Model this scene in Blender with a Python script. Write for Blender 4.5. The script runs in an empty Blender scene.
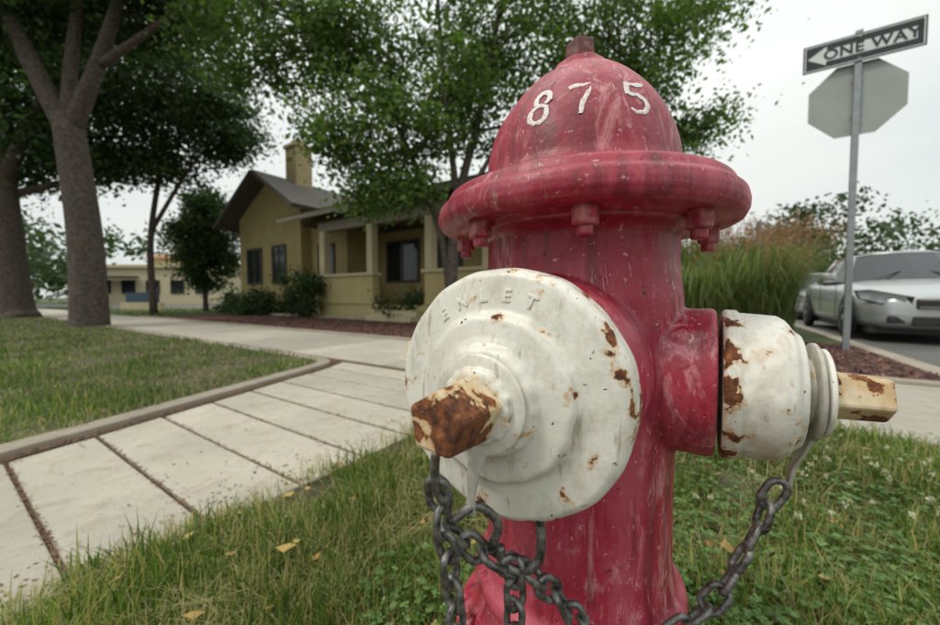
import bpy, math, random
import numpy as np
from mathutils import Vector, Matrix
random.seed(7); rng=np.random.default_rng(7)
scene=bpy.context.scene
CH=0.62
CA,SA=math.cos(math.radians(33.4)),math.sin(math.radians(33.4))
ROT=-math.radians(33.4)
def W(u,v,z=0): return Vector((CA*u+SA*v,-SA*u+CA*v,z))

# ---------------------------------------------------------------- helpers
def link(o,parent=None):
    scene.collection.objects.link(o)
    if parent is not None: o.parent=parent
    return o
def empty(name,loc=(0,0,0),rz=0):
    e=bpy.data.objects.new(name,None); e.location=loc; e.rotation_euler=(0,0,rz); e.empty_display_size=.1
    return link(e)
def obj(name,verts,faces,mat=None,parent=None,smooth=False,bevel=0,rz=0):
    m=bpy.data.meshes.new(name); m.from_pydata([tuple(v) for v in verts],[],faces); m.update()
    if smooth:
        m.polygons.foreach_set('use_smooth',[True]*len(m.polygons))
    o=bpy.data.objects.new(name,m); link(o,parent)
    if mat: m.materials.append(mat)
    o.rotation_euler=(0,0,rz)
    if bevel:
        b=o.modifiers.new('b','BEVEL'); b.width=bevel; b.segments=2; b.limit_method='ANGLE'
    return o
def npmesh(name,V,F,mat,parent=None,smooth=False,tri=None):
    m=bpy.data.meshes.new(name)
    nq=len(F) if F is not None else 0; ntr=len(tri) if tri is not None else 0
    m.vertices.add(len(V)); m.vertices.foreach_set('co',np.asarray(V,dtype=np.float32).ravel())
    loops=[]
    if nq: loops.append(np.asarray(F).ravel())
    if ntr: loops.append(np.asarray(tri).ravel())
    L=np.concatenate(loops).astype(np.int32)
    m.loops.add(len(L)); m.loops.foreach_set('vertex_index',L)
    m.polygons.add(nq+ntr)
    st=np.concatenate([np.arange(nq)*4, nq*4+np.arange(ntr)*3]).astype(np.int32)
    m.polygons.foreach_set('loop_start',st)
    m.update(calc_edges=True)
    if smooth: m.polygons.foreach_set('use_smooth',np.ones(nq+ntr,dtype=bool))
    m.materials.append(mat)
    o=bpy.data.objects.new(name,m); link(o,parent); return o
def box(x0,x1,y0,y1,z0,z1):
    v=[(x0,y0,z0),(x1,y0,z0),(x1,y1,z0),(x0,y1,z0),(x0,y0,z1),(x1,y0,z1),(x1,y1,z1),(x0,y1,z1)]
    f=[(0,3,2,1),(4,5,6,7),(0,1,5,4),(1,2,6,5),(2,3,7,6),(3,0,4,7)]
    return v,f
def boxes(name,lst,mat,parent=None,bevel=0,rz=0):
    V=[];F=[]
    for b in lst:
        v,f=box(*b); n=len(V); V+=v; F+=[tuple(i+n for i in q) for q in f]
    return obj(name,V,F,mat,parent,bevel=bevel,rz=rz)
def prism(poly,z0,z1):
    n=len(poly); V=[(p[0],p[1],z0) for p in poly]+[(p[0],p[1],z1) for p in poly]
    F=[tuple(range(n-1,-1,-1)),tuple(range(n,2*n))]+[(i,(i+1)%n,n+(i+1)%n,n+i) for i in range(n)]
    return V,F
def crom(pts,n=5):
    out=[];P=[np.array(p,float) for p in pts]
    P=[2*P[0]-P[1]]+P+[2*P[-1]-P[-2]]
    for i in range(1,len(P)-2):
        for k in range(n):
            t=k/n; a,b,c,d=P[i-1],P[i],P[i+1],P[i+2]
            out.append(.5*((2*b)+(-a+c)*t+(2*a-5*b+4*c-d)*t*t+(-a+3*b-3*c+d)*t**3))
    out.append(P[-2]); return out
def lin(pts,step):
    out=[]
    for a,b in zip(pts[:-1],pts[1:]):
        a=np.array(a,float);b=np.array(b,float); n=max(1,int(np.linalg.norm((b-a)[:2])/step))
        for k in range(n): out.append(a+(b-a)*k/n)
    out.append(np.array(pts[-1],float)); return out
def frame(ax):
    ax=Vector(ax).normalized(); up=Vector((0,0,1))
    if abs(ax.z)>.9: up=Vector((0,1,0))
    a=up.cross(ax).normalized(); b=ax.cross(a); return a,b,ax
def lathe_data(prof,org,ax,segs=64,rmod=None):
    a,b,c=frame(ax); org=Vector(org); V=[];F=[];Wr=[]
    for p in prof:
        for k in range(segs):
            th=2*math.pi*k/segs; r=max(p[0],1e-5)
            if rmod: r=rmod(r,p[1],th)
            V.append(org+a*(r*math.cos(th))+b*(r*math.sin(th))+c*p[1]); Wr.append(p[2] if len(p)>2 else 0)
    n=len(prof)
    for i in range(n-1):
        for k in range(segs):
            k2=(k+1)%segs
            F.append((i*segs+k,i*segs+k2,(i+1)*segs+k2,(i+1)*segs+k))
    F.append(tuple(range(segs-1,-1,-1))); F.append(tuple((n-1)*segs+k for k in range(segs)))
    return V,F,Wr
def lathe(name,prof,org,ax,mat,parent=None,segs=64,smooth=True,sharp=None,rmod=None):
    V,F,Wr=lathe_data(prof,org,ax,segs,rmod)
    o=obj(name,V,F,mat,parent,smooth=smooth)
    at=o.data.attributes.new('wear','FLOAT','POINT'); at.data.foreach_set('value',Wr)
    if sharp:
        o.data.set_sharp_from_angle(angle=math.radians(sharp))
    return o
def tube_data(pts,rad,segs=8,closed=False):
    P=[Vector(p) for p in pts]; n=len(P); V=[];F=[]
    prev=None
    for i in range(n):
        if closed: t=(P[(i+1)%n]-P[i-1])
        else: t=P[min(i+1,n-1)]-P[max(i-1,0)]
        t=t.normalized()
        if prev is None: a=frame(t)[0]
        else:
            a=prev-t*prev.dot(t); a=a.normalized()
        prev=a; b=t.cross(a)
        r=rad[i] if hasattr(rad,'__len__') else rad
        for k in range(segs):
            th=2*math.pi*k/segs; V.append(P[i]+a*(r*math.cos(th))+b*(r*math.sin(th)))
    m=n if closed else n-1
    for i in range(m):
        j=(i+1)%n
        for k in range(segs):
            k2=(k+1)%segs; F.append((i*segs+k,i*segs+k2,j*segs+k2,j*segs+k))
    if not closed:
        F.append(tuple(range(segs-1,-1,-1))); F.append(tuple((n-1)*segs+k for k in range(segs)))
    return V,F
def join(parts):
    V=[];F=[]
    for v,f in parts:
        n=len(V); V+=list(v); F+=[tuple(i+n for i in q) for q in f]
    return V,F

# ---------------------------------------------------------------- materials
class NT:
    def __init__(s,name):
        s.m=bpy.data.materials.new(name); s.m.use_nodes=True; s.t=s.m.node_tree; s.n=s.t.nodes; s.l=s.t.links
        s.b=s.n['Principled BSDF']; s.out=s.n['Material Output']
        s.tc=s.n.new('ShaderNodeTexCoord'); s.co=s.tc.outputs['Object']
    def put(s,sock,val):
        if isinstance(val,bpy.types.NodeSocket): s.l.new(val,sock)
        elif isinstance(val,(tuple,list)) and len(val)==3 and sock.type=='RGBA': sock.default_value=(*val,1)
        else: sock.default_value=val
    def noise(s,scale,detail=4,rough=.55,vec=None,stretch=None,dist=0):
        x=s.n.new('ShaderNodeTexNoise'); x.inputs['Scale'].default_value=scale; x.inputs['Detail'].default_value=detail
        x.inputs['Roughness'].default_value=rough; x.inputs['Distortion'].default_value=dist
        v=vec or s.co
        if stretch:
            mp=s.n.new('ShaderNodeMapping'); mp.inputs['Scale'].default_value=stretch; s.l.new(v,mp.inputs[0]); v=mp.outputs[0]
        s.l.new(v,x.inputs['Vector']); return x.outputs['Fac']
    def ramp(s,fac,stops,interp='LINEAR'):
        r=s.n.new('ShaderNodeValToRGB'); r.color_ramp.interpolation=interp; e=r.color_ramp.elements
        while len(e)<len(stops): e.new(.5)
        for i,(p,c) in enumerate(stops):
            e[i].position=p; e[i].color=(*c,1) if isinstance(c,(tuple,list)) else (c,c,c,1)
        s.l.new(fac,r.inputs[0]); return r.outputs[0]
    def mix(s,f,a,b,mode='MIX'):
        x=s.n.new('ShaderNodeMix'); x.data_type='RGBA'; x.blend_type=mode
        s.put(x.inputs[0],f); s.put(x.inputs[6],a); s.put(x.inputs[7],b); return x.outputs[2]
    def math(s,op,a,b=0,c=None):
        x=s.n.new('ShaderNodeMath'); x.operation=op; s.put(x.inputs[0],a); s.put(x.inputs[1],b)
        if c is not None: s.put(x.inputs[2],c)
        return x.outputs[0]
    def attr(s,name):
        x=s.n.new('ShaderNodeAttribute'); x.attribute_name=name; return x.outputs['Fac']
    def island(s):
        x=s.n.new('ShaderNodeNewGeometry'); return x.outputs['Random Per Island']
    def bump(s,h,strength=.3,dist=.01,prev=None):
        x=s.n.new('ShaderNodeBump'); x.inputs['Strength'].default_value=strength; x.inputs['Distance'].default_value=dist
        s.l.new(h,x.inputs['Height'])
        if prev: s.l.new(prev,x.inputs['Normal'])
        s.l.new(x.outputs[0],s.b.inputs['Normal']); return x.outputs[0]
    def set(s,col=None,rough=None,metal=None,spec=None):
        if col is not None: s.put(s.b.inputs['Base Color'],col)
        if rough is not None: s.put(s.b.inputs['Roughness'],rough)
        if metal is not None: s.put(s.b.inputs['Metallic'],metal)
        if spec is not None: s.put(s.b.inputs['Specular IOR Level'],spec)
        return s
def simple(name,c,rough=.6,metal=0,var=.15,scale=8,bump=0,bscale=60,bdist=.005):
    s=NT(name); n=s.noise(scale,5)
    lo=tuple(x*(1-var) for x in c); hi=tuple(min(1,x*(1+var)) for x in c)
    s.set(s.ramp(n,[(.3,lo),(.7,hi)]),rough,metal)
    if bump: s.bump(s.noise(bscale,6),bump,bdist)
    return s.m

def red_mat():
    s=NT('weathered_red_paint')
    base=s.ramp(s.noise(7,5),[(.25,(.20,.008,.022)),(.5,(.32,.014,.038)),(.75,(.43,.032,.066))])
    fade=s.ramp(s.noise(11,8,.68,stretch=(1,1,.4),dist=.8),[(.47,0.),(.62,.6)])
    c=s.mix(fade,base,(.49,.10,.14))
    sc=s.noise(42,9,.76,stretch=(1,1,.30),dist=.8)
    scf=s.ramp(sc,[(.52,0.),(.62,.85)])
    big=s.ramp(s.noise(8,3),[(.39,.15),(.58,1.)])
    c=s.mix(s.math('MULTIPLY',scf,big),c,(.60,.25,.27))
    st=s.ramp(s.noise(65,4,.6,stretch=(1,1,.07)),[(.54,0.),(.65,.6)])
    c=s.mix(st,c,(.12,.010,.017))
    drt=s.ramp(s.noise(24,8,.72,stretch=(1,1,.6)),[(.54,0.),(.68,.7)])
    c=s.mix(drt,c,(.11,.016,.020))
    ch=s.noise(60,10,.74,dist=.3); chm=s.ramp(ch,[(.64,0.),(.66,1.)])
    c=s.mix(chm,c,(.06,.022,.015))
    scr=s.noise(210,3,.6,stretch=(1,.25,.12),dist=1.2); scm=s.ramp(scr,[(.65,0.),(.69,.8)])
    c=s.mix(s.math('MULTIPLY',scm,s.ramp(s.noise(14,3),[(.45,0.),(.6,1.)])),c,(.66,.40,.40))
    gr=s.noise(150,4,.7); grm=s.ramp(gr,[(.64,0.),(.68,.8)])
    c=s.mix(grm,c,(.60,.38,.36))
    geo=s.n.new('ShaderNodeNewGeometry'); pt=s.ramp(geo.outputs['Pointiness'],[(.42,.85),(.49,0.)])
    c=s.mix(pt,c,(.05,.012,.013))  # dark dirt in concave crevices, masked by mesh pointiness
    e=s.ramp(geo.outputs['Pointiness'],[(.52,0.),(.58,.75)])
    c=s.mix(s.math('MULTIPLY',e,s.ramp(s.noise(70,6),[(.42,0.),(.56,1.)])),c,(.50,.22,.20))
    s.set(c,s.ramp(s.noise(20,5),[(.3,.28),(.7,.60)]))
    h=s.math('ADD',s.math('MULTIPLY',s.noise(90,6,.6),.6),s.math('MULTIPLY',s.noise(26,3),.9))
    h=s.math('SUBTRACT',h,s.math('MULTIPLY',chm,.3))
    h=s.math('ADD',h,s.math('MULTIPLY',scf,.10))
    s.bump(h,.65,.0026); return s.m
def white_mat(name='chipped_white_paint',bias=0.0,gain=.12,nscale=58,base=((.58,.56,.48),(.74,.72,.65))):
    s=NT(name)
    w=s.attr('wear')
    b=s.ramp(s.noise(12,5),[(.3,base[0]),(.6,base[1])])
    dirt=s.ramp(s.noise(45,8,.7,stretch=(1,1,.5)),[(.48,0.),(.70,.75)])
    c=s.mix(dirt,b,(.37,.34,.27))
    hair=s.ramp(s.noise(120,3,.6,stretch=(1,1,.15)),[(.62,0.),(.69,.55)])
    c=s.mix(hair,c,(.30,.23,.15))
    n=s.noise(nscale,7,.58,dist=.2)
    k=s.math('ADD',n,s.math('ADD',s.math('MULTIPLY',w,gain),bias))
    k2=s.math('ADD',s.noise(150,3,.5),s.math('MULTIPLY',w,.05))
    stain=s.ramp(k,[(.615,0.),(.675,.75)]); c=s.mix(stain,c,(.54,.31,.11))
    rust=s.math('MAXIMUM',s.ramp(k,[(.678,0.),(.692,1.)]),s.ramp(k2,[(.735,0.),(.76,1.)]))
    rc=s.ramp(s.noise(160,6,.7),[(.35,(.035,.014,.008)),(.55,(.17,.055,.018)),(.7,(.36,.14,.04))])
    c=s.mix(rust,c,rc)
    st=s.ramp(s.noise(34,4,.5,stretch=(1,1,.1)),[(.62,0.),(.72,.5)])
    c=s.mix(st,c,(.44,.26,.11))
    s.set(c,s.mix(rust,(.38,.38,.38),(.9,.9,.9)))
    h=s.math('SUBTRACT',s.math('ADD',s.math('MULTIPLY',s.noise(60,5,.6),.6),s.math('MULTIPLY',s.noise(300,3),.12)),s.math('MULTIPLY',rust,.6))
    s.bump(h,.6,.002); return s.m
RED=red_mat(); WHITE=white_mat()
NUTM=white_mat('rusted_nut_paint',bias=.03,gain=.16,nscale=40,base=((.42,.31,.16),(.66,.56,.38)))
dg=NT('white_number_paint'); dg.set(dg.mix(dg.ramp(dg.noise(420,6,.8),[(.54,0.),(.60,.85)]),(.72,.69,.67),(.42,.08,.10)),.6); DIG=dg.m
def steel_mat():
    s=NT('dull_chain_steel'); n=s.noise(120,6,.7)
    c=s.ramp(n,[(.35,(.05,.047,.043)),(.55,(.21,.205,.195)),(.7,(.34,.33,.31))])
    c=s.mix(s.ramp(s.noise(45,6,.7),[(.58,0.),(.68,.7)]),c,(.12,.055,.03))
    s.set(c,s.ramp(n,[(.3,.32),(.7,.62)]),.7)
    s.bump(s.noise(300,4),.3,.001); return s.m
STEEL=steel_mat()
STRAP=simple('painted_strap',(.42,.40,.35),.5,var=.3,scale=80,bump=.3,bscale=200,bdist=.001)

def concrete_mat(name,c=(.47,.435,.365),sc=1):
    s=NT(name)
    b=s.ramp(s.noise(2.2,6,.6),[(.3,tuple(x*.80 for x in c)),(.7,tuple(x*1.10 for x in c))])
    sp=s.ramp(s.noise(220,4,.8),[(.38,.40),(.5,0.)]); b2=s.mix(sp,b,(.19,.16,.13))
    st=s.ramp(s.noise(9,9,.75,dist=.4),[(.50,0.),(.70,.6)]); b3=s.mix(st,b2,(.26,.21,.15))
    isl=s.ramp(s.island(),[(0.,.82),(1.,1.06)]); b4=s.mix(1.0,b3,isl,'MULTIPLY')
    s.set(b4,.9); s.bump(s.noise(180,6,.7),.35,.004); return s.m
CONC=concrete_mat('sidewalk_concrete'); KERB=concrete_mat('kerb_concrete',(.38,.335,.265))
def leafmat(name,stops,trans=.45,rough=.5,big=False):
    s=NT(name); c=s.ramp(s.island(),stops)
    if big: c=s.mix(1.0,c,s.ramp(s.noise(1.1,1),[(.3,.65),(.7,1.3)]),'MULTIPLY')
    s.set(c,rough,spec=.35)
    tr=s.n.new('ShaderNodeBsdfTranslucent'); s.l.new(s.mix(1.0,c,(1.3,1.5,.7),'MULTIPLY'),tr.inputs[0])
    mx=s.n.new('ShaderNodeMixShader'); mx.inputs[0].default_value=trans
    s.l.new(s.b.outputs[0],mx.inputs[1]); s.l.new(tr.outputs[0],mx.inputs[2]); s.l.new(mx.outputs[0],s.out.inputs[0])
    return s.m
GRASS=leafmat('grass_blades',[(0.,(.045,.082,.012)),(.35,(.085,.15,.022)),(.64,(.15,.23,.042)),(.78,(.26,.28,.085)),(.90,(.46,.40,.18)),(1.,(.38,.26,.12))],.38,big=True)
LAWN2=leafmat('lawn_blades',[(0.,(.055,.10,.016)),(.5,(.10,.17,.03)),(.78,(.18,.23,.06)),(1.,(.42,.35,.16))],.35,big=True)
LEAFL=leafmat('leaf_light',[(0.,(.045,.085,.018)),(.5,(.09,.155,.035)),(1.,(.16,.23,.065))],.5,big=True)
LEAFD=leafmat('leaf_dark',[(0.,(.018,.040,.014)),(.5,(.036,.072,.020)),(1.,(.068,.115,.034))],.4,big=True)
LEAFF=leafmat('leaf_far',[(0.,(.03,.055,.022)),(.5,(.05,.088,.032)),(1.,(.085,.12,.05))],.3)
BARK=simple('tree_bark',(.085,.066,.052),.9,var=.5,scale=14,bump=.9,bscale=22,bdist=.03)

# ---------------------------------------------------------------- camera
cam=bpy.data.cameras.new('camera'); cam.lens=14; cam.sensor_width=36; cam.clip_start=.01; cam.clip_end=2000
co=bpy.data.objects.new('camera',cam); link(co); co.location=(0,0,CH); co.rotation_euler=(math.radians(90-2.42),0,0)
cam.dof.use_dof=True; cam.dof.focus_distance=.285; cam.dof.aperture_fstop=6.3
scene.camera=co
scene.view_settings.view_transform='Standard'; scene.view_settings.look='None'; scene.view_settings.exposure=0

# ---------------------------------------------------------------- world + sun
w=bpy.data.worlds.new('World'); scene.world=w; w.use_nodes=True; nt=w.node_tree
bg=nt.nodes['Background']; sky=nt.nodes.new('ShaderNodeTexSky'); sky.sky_type='NISHITA'; sky.sun_disc=False
sunvec=Vector((-.60,-.30,.95)).normalized()
el=math.asin(sunvec.z); sky.sun_elevation=el; sky.sun_rotation=math.atan2(sunvec.x,sunvec.y)
tc=nt.nodes.new('ShaderNodeTexCoord'); nz=nt.nodes.new('ShaderNodeTexNoise'); nz.inputs['Scale'].default_value=1.6; nz.inputs['Detail'].default_value=5
mp=nt.nodes.new('ShaderNodeMapping'); mp.inputs['Scale'].default_value=(1,1,2.5)
nt.links.new(tc.outputs['Generated'],mp.inputs[0]); nt.links.new(mp.outputs[0],nz.inputs['Vector'])
rp=nt.nodes.new('ShaderNodeValToRGB'); rp.color_ramp.elements[0].position=.3; rp.color_ramp.elements[0].color=(.74,.79,.77,1)
rp.color_ramp.elements[1].position=.7; rp.color_ramp.elements[1].color=(.98,1.0,.95,1)
nt.links.new(nz.outputs['Fac'],rp.inputs[0])
sx=nt.nodes.new('ShaderNodeSeparateXYZ'); nt.links.new(tc.outputs['Generated'],sx.inputs[0])
m1=nt.nodes.new('ShaderNodeMath'); m1.operation='MAXIMUM'; nt.links.new(sx.outputs[2],m1.inputs[0]); m1.inputs[1].default_value=0
m2=nt.nodes.new('ShaderNodeMath'); m2.operation='POWER'; nt.links.new(m1.outputs[0],m2.inputs[0]); m2.inputs[1].default_value=2
m3=nt.nodes.new('ShaderNodeMath'); m3.operation='MULTIPLY_ADD'; nt.links.new(m2.outputs[0],m3.inputs[0]); m3.inputs[1].default_value=8.5; m3.inputs[2].default_value=7.6
sc_=nt.nodes.new('ShaderNodeVectorMath'); sc_.operation='SCALE'; nt.links.new(m3.outputs[0],sc_.inputs['Scale']); nt.links.new(rp.outputs[0],sc_.inputs[0])
mx=nt.nodes.new('ShaderNodeMix'); mx.data_type='RGBA'; mx.inputs[0].default_value=.92
nt.links.new(sky.outputs[0],mx.inputs[6]); nt.links.new(sc_.outputs[0],mx.inputs[7]); nt.links.new(mx.outputs[2],bg.inputs[0]); bg.inputs[1].default_value=.125
sl=bpy.data.lights.new('sun','SUN'); sl.energy=1.5; sl.angle=math.radians(11); sl.color=(1,.93,.82)
so=bpy.data.objects.new('sun',sl); link(so); so.rotation_euler=sunvec.to_track_quat('Z','Y').to_euler()

# ---------------------------------------------------------------- terrain
def ground_mat():
    s=NT('ground_soil_grass')
    c=s.ramp(s.noise(1.2,8,.7),[(.3,(.035,.048,.016)),(.55,(.06,.085,.026)),(.75,(.10,.10,.045))])
    s.set(c,.95); s.bump(s.noise(25,6),.6,.03); return s.m
us=[-400,-60,-20,-5,1.62,1.66,10.5,10.54,40,400]; zs=[-.02,-.02,-.02,-.02,-.02,-.12,-.12,-.02,-.02,-.02]
vs=[-400,-60,-10,0,10,30,60,400]
V=[];F=[]
for v in vs:
    for u,z in zip(us,zs): V.append((u,v,z))
n=len(us)
for j in range(len(vs)-1):
    for i in range(n-1): F.append((j*n+i,j*n+i+1,(j+1)*n+i+1,(j+1)*n+i))
obj('ground',V,F,ground_mat(),rz=ROT)
asph=NT('asphalt'); asph.set(asph.mix(asph.ramp(asph.noise(300,3),[(.4,0.),(.6,1.)]),asph.ramp(asph.noise(.8,5),[(.3,(.07,.07,.068)),(.7,(.11,.108,.10))]),(.16,.155,.145)),.9); asph.bump(asph.noise(200,4),.5,.006)
obj('street_road',[(1.7,-120,-.114),(10.5,-120,-.114),(10.5,200,-.114),(1.7,200,-.114)],[(0,1,2,3)],asph.m,rz=ROT)
obj('parking_apron',[(-60,20.5,-.013),(-14.5,20.5,-.013),(-19,29.9,-.013),(-60,29.9,-.013)],[(0,1,2,3)],asph.m)
kb=[]
vv=-20
while vv<60: kb.append((1.52,1.70,vv,vv+2.99,-.13,.005)); vv+=3
boxes('street_kerb',kb,KERB,bevel=.015,rz=ROT)
KP=[(-1.95,-1.0),(-1.88,.2),(-1.82,.9),(-1.79,1.39),(-1.70,1.68),(-1.58,2.14),(-1.42,2.73),(-1.31,3.15),(-1.30,3.38),(-1.42,3.56),(-1.66,3.73)]
def UV(X,Y): return (CA*X-SA*Y, SA*X+CA*Y)
KPs=[tuple(p) for p in crom(KP,4)]
kuv=[UV(*p) for p in KPs]
def uleft(v):
    a=[p for p in kuv if p[1]<2.15]
    return float(np.interp(v,[p[1] for p in a],[p[0] for p in a]))
parts=[]
g=.006
k=-8
while True:
    v0=.165+.26*k; v1=v0+.26; k+=1
    if v0>2.2: break
    v1=min(v1,2.33)
    if v1-v0<.08: break
    tl=random.uniform(-.003,.003)
    parts.append(prism([(uleft(v0+g)+.055,v0+g),(-1.12,v0+g),(-1.12,v1-g),(uleft(v1-g)+.055,v1-g)],-.08,tl))
u=-40.0
while u<1.5:
    u1=min(u+1.5,1.5); parts.append(prism([(u+g,2.345),(u1-g,2.345),(u1-g,3.84),(u+g,3.84)],-.08,random.uniform(-.002,.002))); u+=1.5
Vv,Ff=join(parts); obj('sidewalk',Vv,Ff,CONC,bevel=.005,rz=ROT)
deb=simple('joint_debris',(.095,.055,.032),.95,var=.5,scale=60,bump=.8,bscale=120,bdist=.01)
obj('sidewalk_joint_fill',[(-40,2.2,-.013),(1.5,2.2,-.013),(1.5,3.9,-.013),(-40,3.9,-.013),(-3.2,-2.2,-.0135),(-1.1,-2.2,-.0135),(-1.1,2.19,-.0135),(-3.2,2.19,-.0135)],[(0,1,2,3),(4,5,6,7)],deb,rz=ROT)
def band(path,wd,z0,z1,seg=1):
    P=[Vector((p[0],p[1],0)) for p in path]; L=[];R=[]
    for i,p in enumerate(P):
        t=(P[min(i+1,len(P)-1)]-P[max(i-1,0)]).normalized(); nrm=Vector((-t.y,t.x,0)); L.append(p+nrm*wd); R.append(p)
    V=[];F=[]
    for i in range(len(P)):
        V+=[(R[i].x,R[i].y,z0),(R[i].x,R[i].y,z1),(L[i].x,L[i].y,z1),(L[i].x,L[i].y,z0)]
    for i in range(len(P)-1):
        a=i*4;b=a+4
        F+=[(a,b,b+1,a+1),(a+1,b+1,b+2,a+2),(a+2,b+2,b+3,a+3)]
    F+=[(0,1,2,3),tuple(len(V)-1-i for i in range(4))]
    return V,F,L
far=[(-1.66-CA*t,3.73+SA*t) for t in (2,5,10,20,35)]
Vb,Fb,Ledge=band(KPs+far,.12,-.05,.026)
obj('lawn_kerb',Vb,Fb,KERB,bevel=.006)
soil=simple('lawn_soil',(.075,.068,.034),.95,var=.5,scale=5,bump=.8,bscale=40,bdist=.02)
poly=[(p.x,p.y) for p in Ledge]+[(-60,36),(-60,-1.0)]
Vp,Fp=prism(poly,-.04,.022); obj('lawn_bed',Vp,Fp,soil)
obj('front_lawn_soil',[(-1.125,-12,-.008),(1.53,-12,-.008),(1.53,2.35,-.008),(-1.125,2.35,-.008)],[(0,1,2,3)],soil,rz=ROT)
mul=NT('red_brown_mulch'); mul.set(mul.ramp(mul.noise(60,8,.75),[(.3,(.035,.016,.014)),(.5,(.10,.042,.034)),(.7,(.20,.095,.075))]),.95); mul.bump(mul.noise(70,6,.7),1,.03)
boxes('mulch_bed',[(-15,1.515,3.96,6.6,-.1,-.003)],mul.m,rz=ROT)
boxes('mulch_edging',[(-15,1.51,3.85,3.95,-.1,.03),(-15,-4,6.61,6.72,-.1,.07)],KERB,bevel=.012,rz=ROT)

# ---------------------------------------------------------------- leaf / blade builders
def leaves(name,C,size,mat,parent=None,aspect=.55,flat=0.0,jit=.35,down=.25):
    N=len(C); C=np.asarray(C)
    d=rng.normal(size=(N,3)); d[:,2]=d[:,2]*(1-flat)-down; d/=np.linalg.norm(d,axis=1)[:,None]
    r=rng.normal(size=(N,3)); r[:,2]*=(1-flat)
    s=np.cross(d,r)
    if flat>0: s=np.cross(d,np.tile([0,0,1.],(N,1))+rng.normal(size=(N,3))*(1-flat)*.6)
    s/=np.linalg.norm(s,axis=1)[:,None]+1e-9
    nn=np.cross(d,s)
    L=(size*(1+jit*rng.normal(size=N)).clip(.4,1.9))[:,None]; Wd=L*aspect*.5
    a=C-d*L*.5; b=C+s*Wd+nn*L*.08; c=C+d*L*.5; e=C-s*Wd+nn*L*.08
    V=np.stack([a,b,c,e],1).reshape(-1,3); F=np.arange(4*N).reshape(N,4)
    return npmesh(name,V,F,mat,parent)
def blades(name,P,h,wd,mat,parent=None,lean=.5,segs=2):
    N=len(P); th=rng.uniform(0,2*np.pi,N); side=np.stack([np.cos(th),np.sin(th),0*th],1)
    ph=rng.uniform(0,2*np.pi,N); ln=(np.abs(rng.normal(size=N))*lean*h)
    ld=np.stack([np.cos(ph)*ln,np.sin(ph)*ln,0*ph],1); up=np.array([0,0,1.])
    w_=wd[:,None]
    tipz=np.sqrt(np.maximum(h**2-np.minimum(ln,h*.92)**2,.01*h**2))[:,None]
    m=P+ld*.33+up*tipz*.62; t=P+ld+up*tipz
    V=np.stack([P-side*w_,P+side*w_,m+side*w_*.8,m-side*w_*.8,t],1).reshape(-1,3)
    i=np.arange(N)*5
    F=np.stack([i,i+1,i+2,i+3],1); T=np.stack([i+3,i+2,i+4],1)
    return npmesh(name,V,F,mat,parent,tri=T)
def samp(N,y0,y1,k=1.8,c=.5):
    Y=y0*np.exp(rng.uniform(0,1,N)*math.log(y1/y0)); X=rng.uniform(-1,1,N)*(k*Y+c); return X,Y
def uvn(X,Y): return CA*X-SA*Y, SA*X+CA*Y
from mathutils import noise as mn
def clump(X,Y,s,z=0):
    return np.array([mn.noise(Vector((x*s,y*s,z))) for x,y in zip(X,Y)])
X,Y=samp(185000,.40,4.2,1.65,.4)
U,Vn=uvn(X,Y)
edge=-1.13+.03*np.sin(Vn*23)+.02*np.sin(Vn*61)+rng.normal(size=len(X))*.014
cl=clump(X,Y,5.0); c2=clump(X,Y,1.7,5)
ok=(U>edge)&(Vn<2.35)&(U<1.52)&(rng.random(len(X))<(.82+1.2*cl+.6*c2)); X,Y,cl,c2=X[ok],Y[ok],cl[ok],c2[ok]
h=(.036+.060*rng.random(len(X))**1.7)*(1+.75*cl+.3*c2); wd=.0010+.0006*Y+.0007*rng.random(len(X))
blades('foreground_grass',np.stack([X,Y,np.full(len(X),-.008)],1),h,wd,GRASS,lean=1.0)
X,Y=samp(32000,.42,3.0,1.65,.4); U,Vn=uvn(X,Y); cl=clump(X,Y,4.0,9)
ok=(U>-1.16)&(Vn<2.3)&(U<1.5)&((cl>-.05)|((X<.1)&(cl>-.25))); X,Y=X[ok],Y[ok]
DRY=leafmat('dry_stalks',[(0.,(.34,.29,.13)),(.6,(.50,.43,.23)),(1.,(.26,.28,.10))],.3)
blades('dry_grass_thatch',np.stack([X,Y,np.full(len(X),.006)],1),.045+.055*rng.random(len(X)),.0008+.0004*Y,DRY,lean=1.5)
# left lawn
X,Y=samp(180000,.8,16,1.9,.6); U,Vn=uvn(X,Y)
kx=np.interp(Y,[p[1] for p in KPs[:33]],[p[0] for p in KPs[:33]])
cl=clump(X,Y,2.2); ok=(X<kx-.115+rng.normal(size=len(X))*.010)&(Vn<2.2-.10)&(rng.random(len(X))<.78+1.1*cl); X,Y,cl=X[ok],Y[ok],cl[ok]
h=(.028+.035*rng.random(len(X)))*(1+.6*cl); wd=.0012+.0008*Y
blades('left_lawn_grass',np.stack([X,Y,np.full(len(X),.020)],1),h,wd,LAWN2,lean=.8)
X,Y=samp(30000,.8,6,1.9,.6); U,Vn=uvn(X,Y)
kx=np.interp(Y,[p[1] for p in KPs[:33]],[p[0] for p in KPs[:33]]); cl=clump(X,Y,2.2)
ok=(X<kx-.10)&(Vn<2.1)&((cl<-.05)|(X>kx-.3)); X,Y=X[ok],Y[ok]
blades('left_lawn_thatch',np.stack([X,Y,np.full(len(X),.022)],1),.03+.03*rng.random(len(X)),.0009+.0006*Y,DRY,lean=1.6)
X,Y=samp(36000,7,40,1.6,2); U,Vn=uvn(X,Y); ok=((Vn>4.0)&(U<-15.2))|((Vn>3.97)&(U<-17)); ok&=(Y<20.3); X,Y=X[ok],Y[ok]
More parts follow.
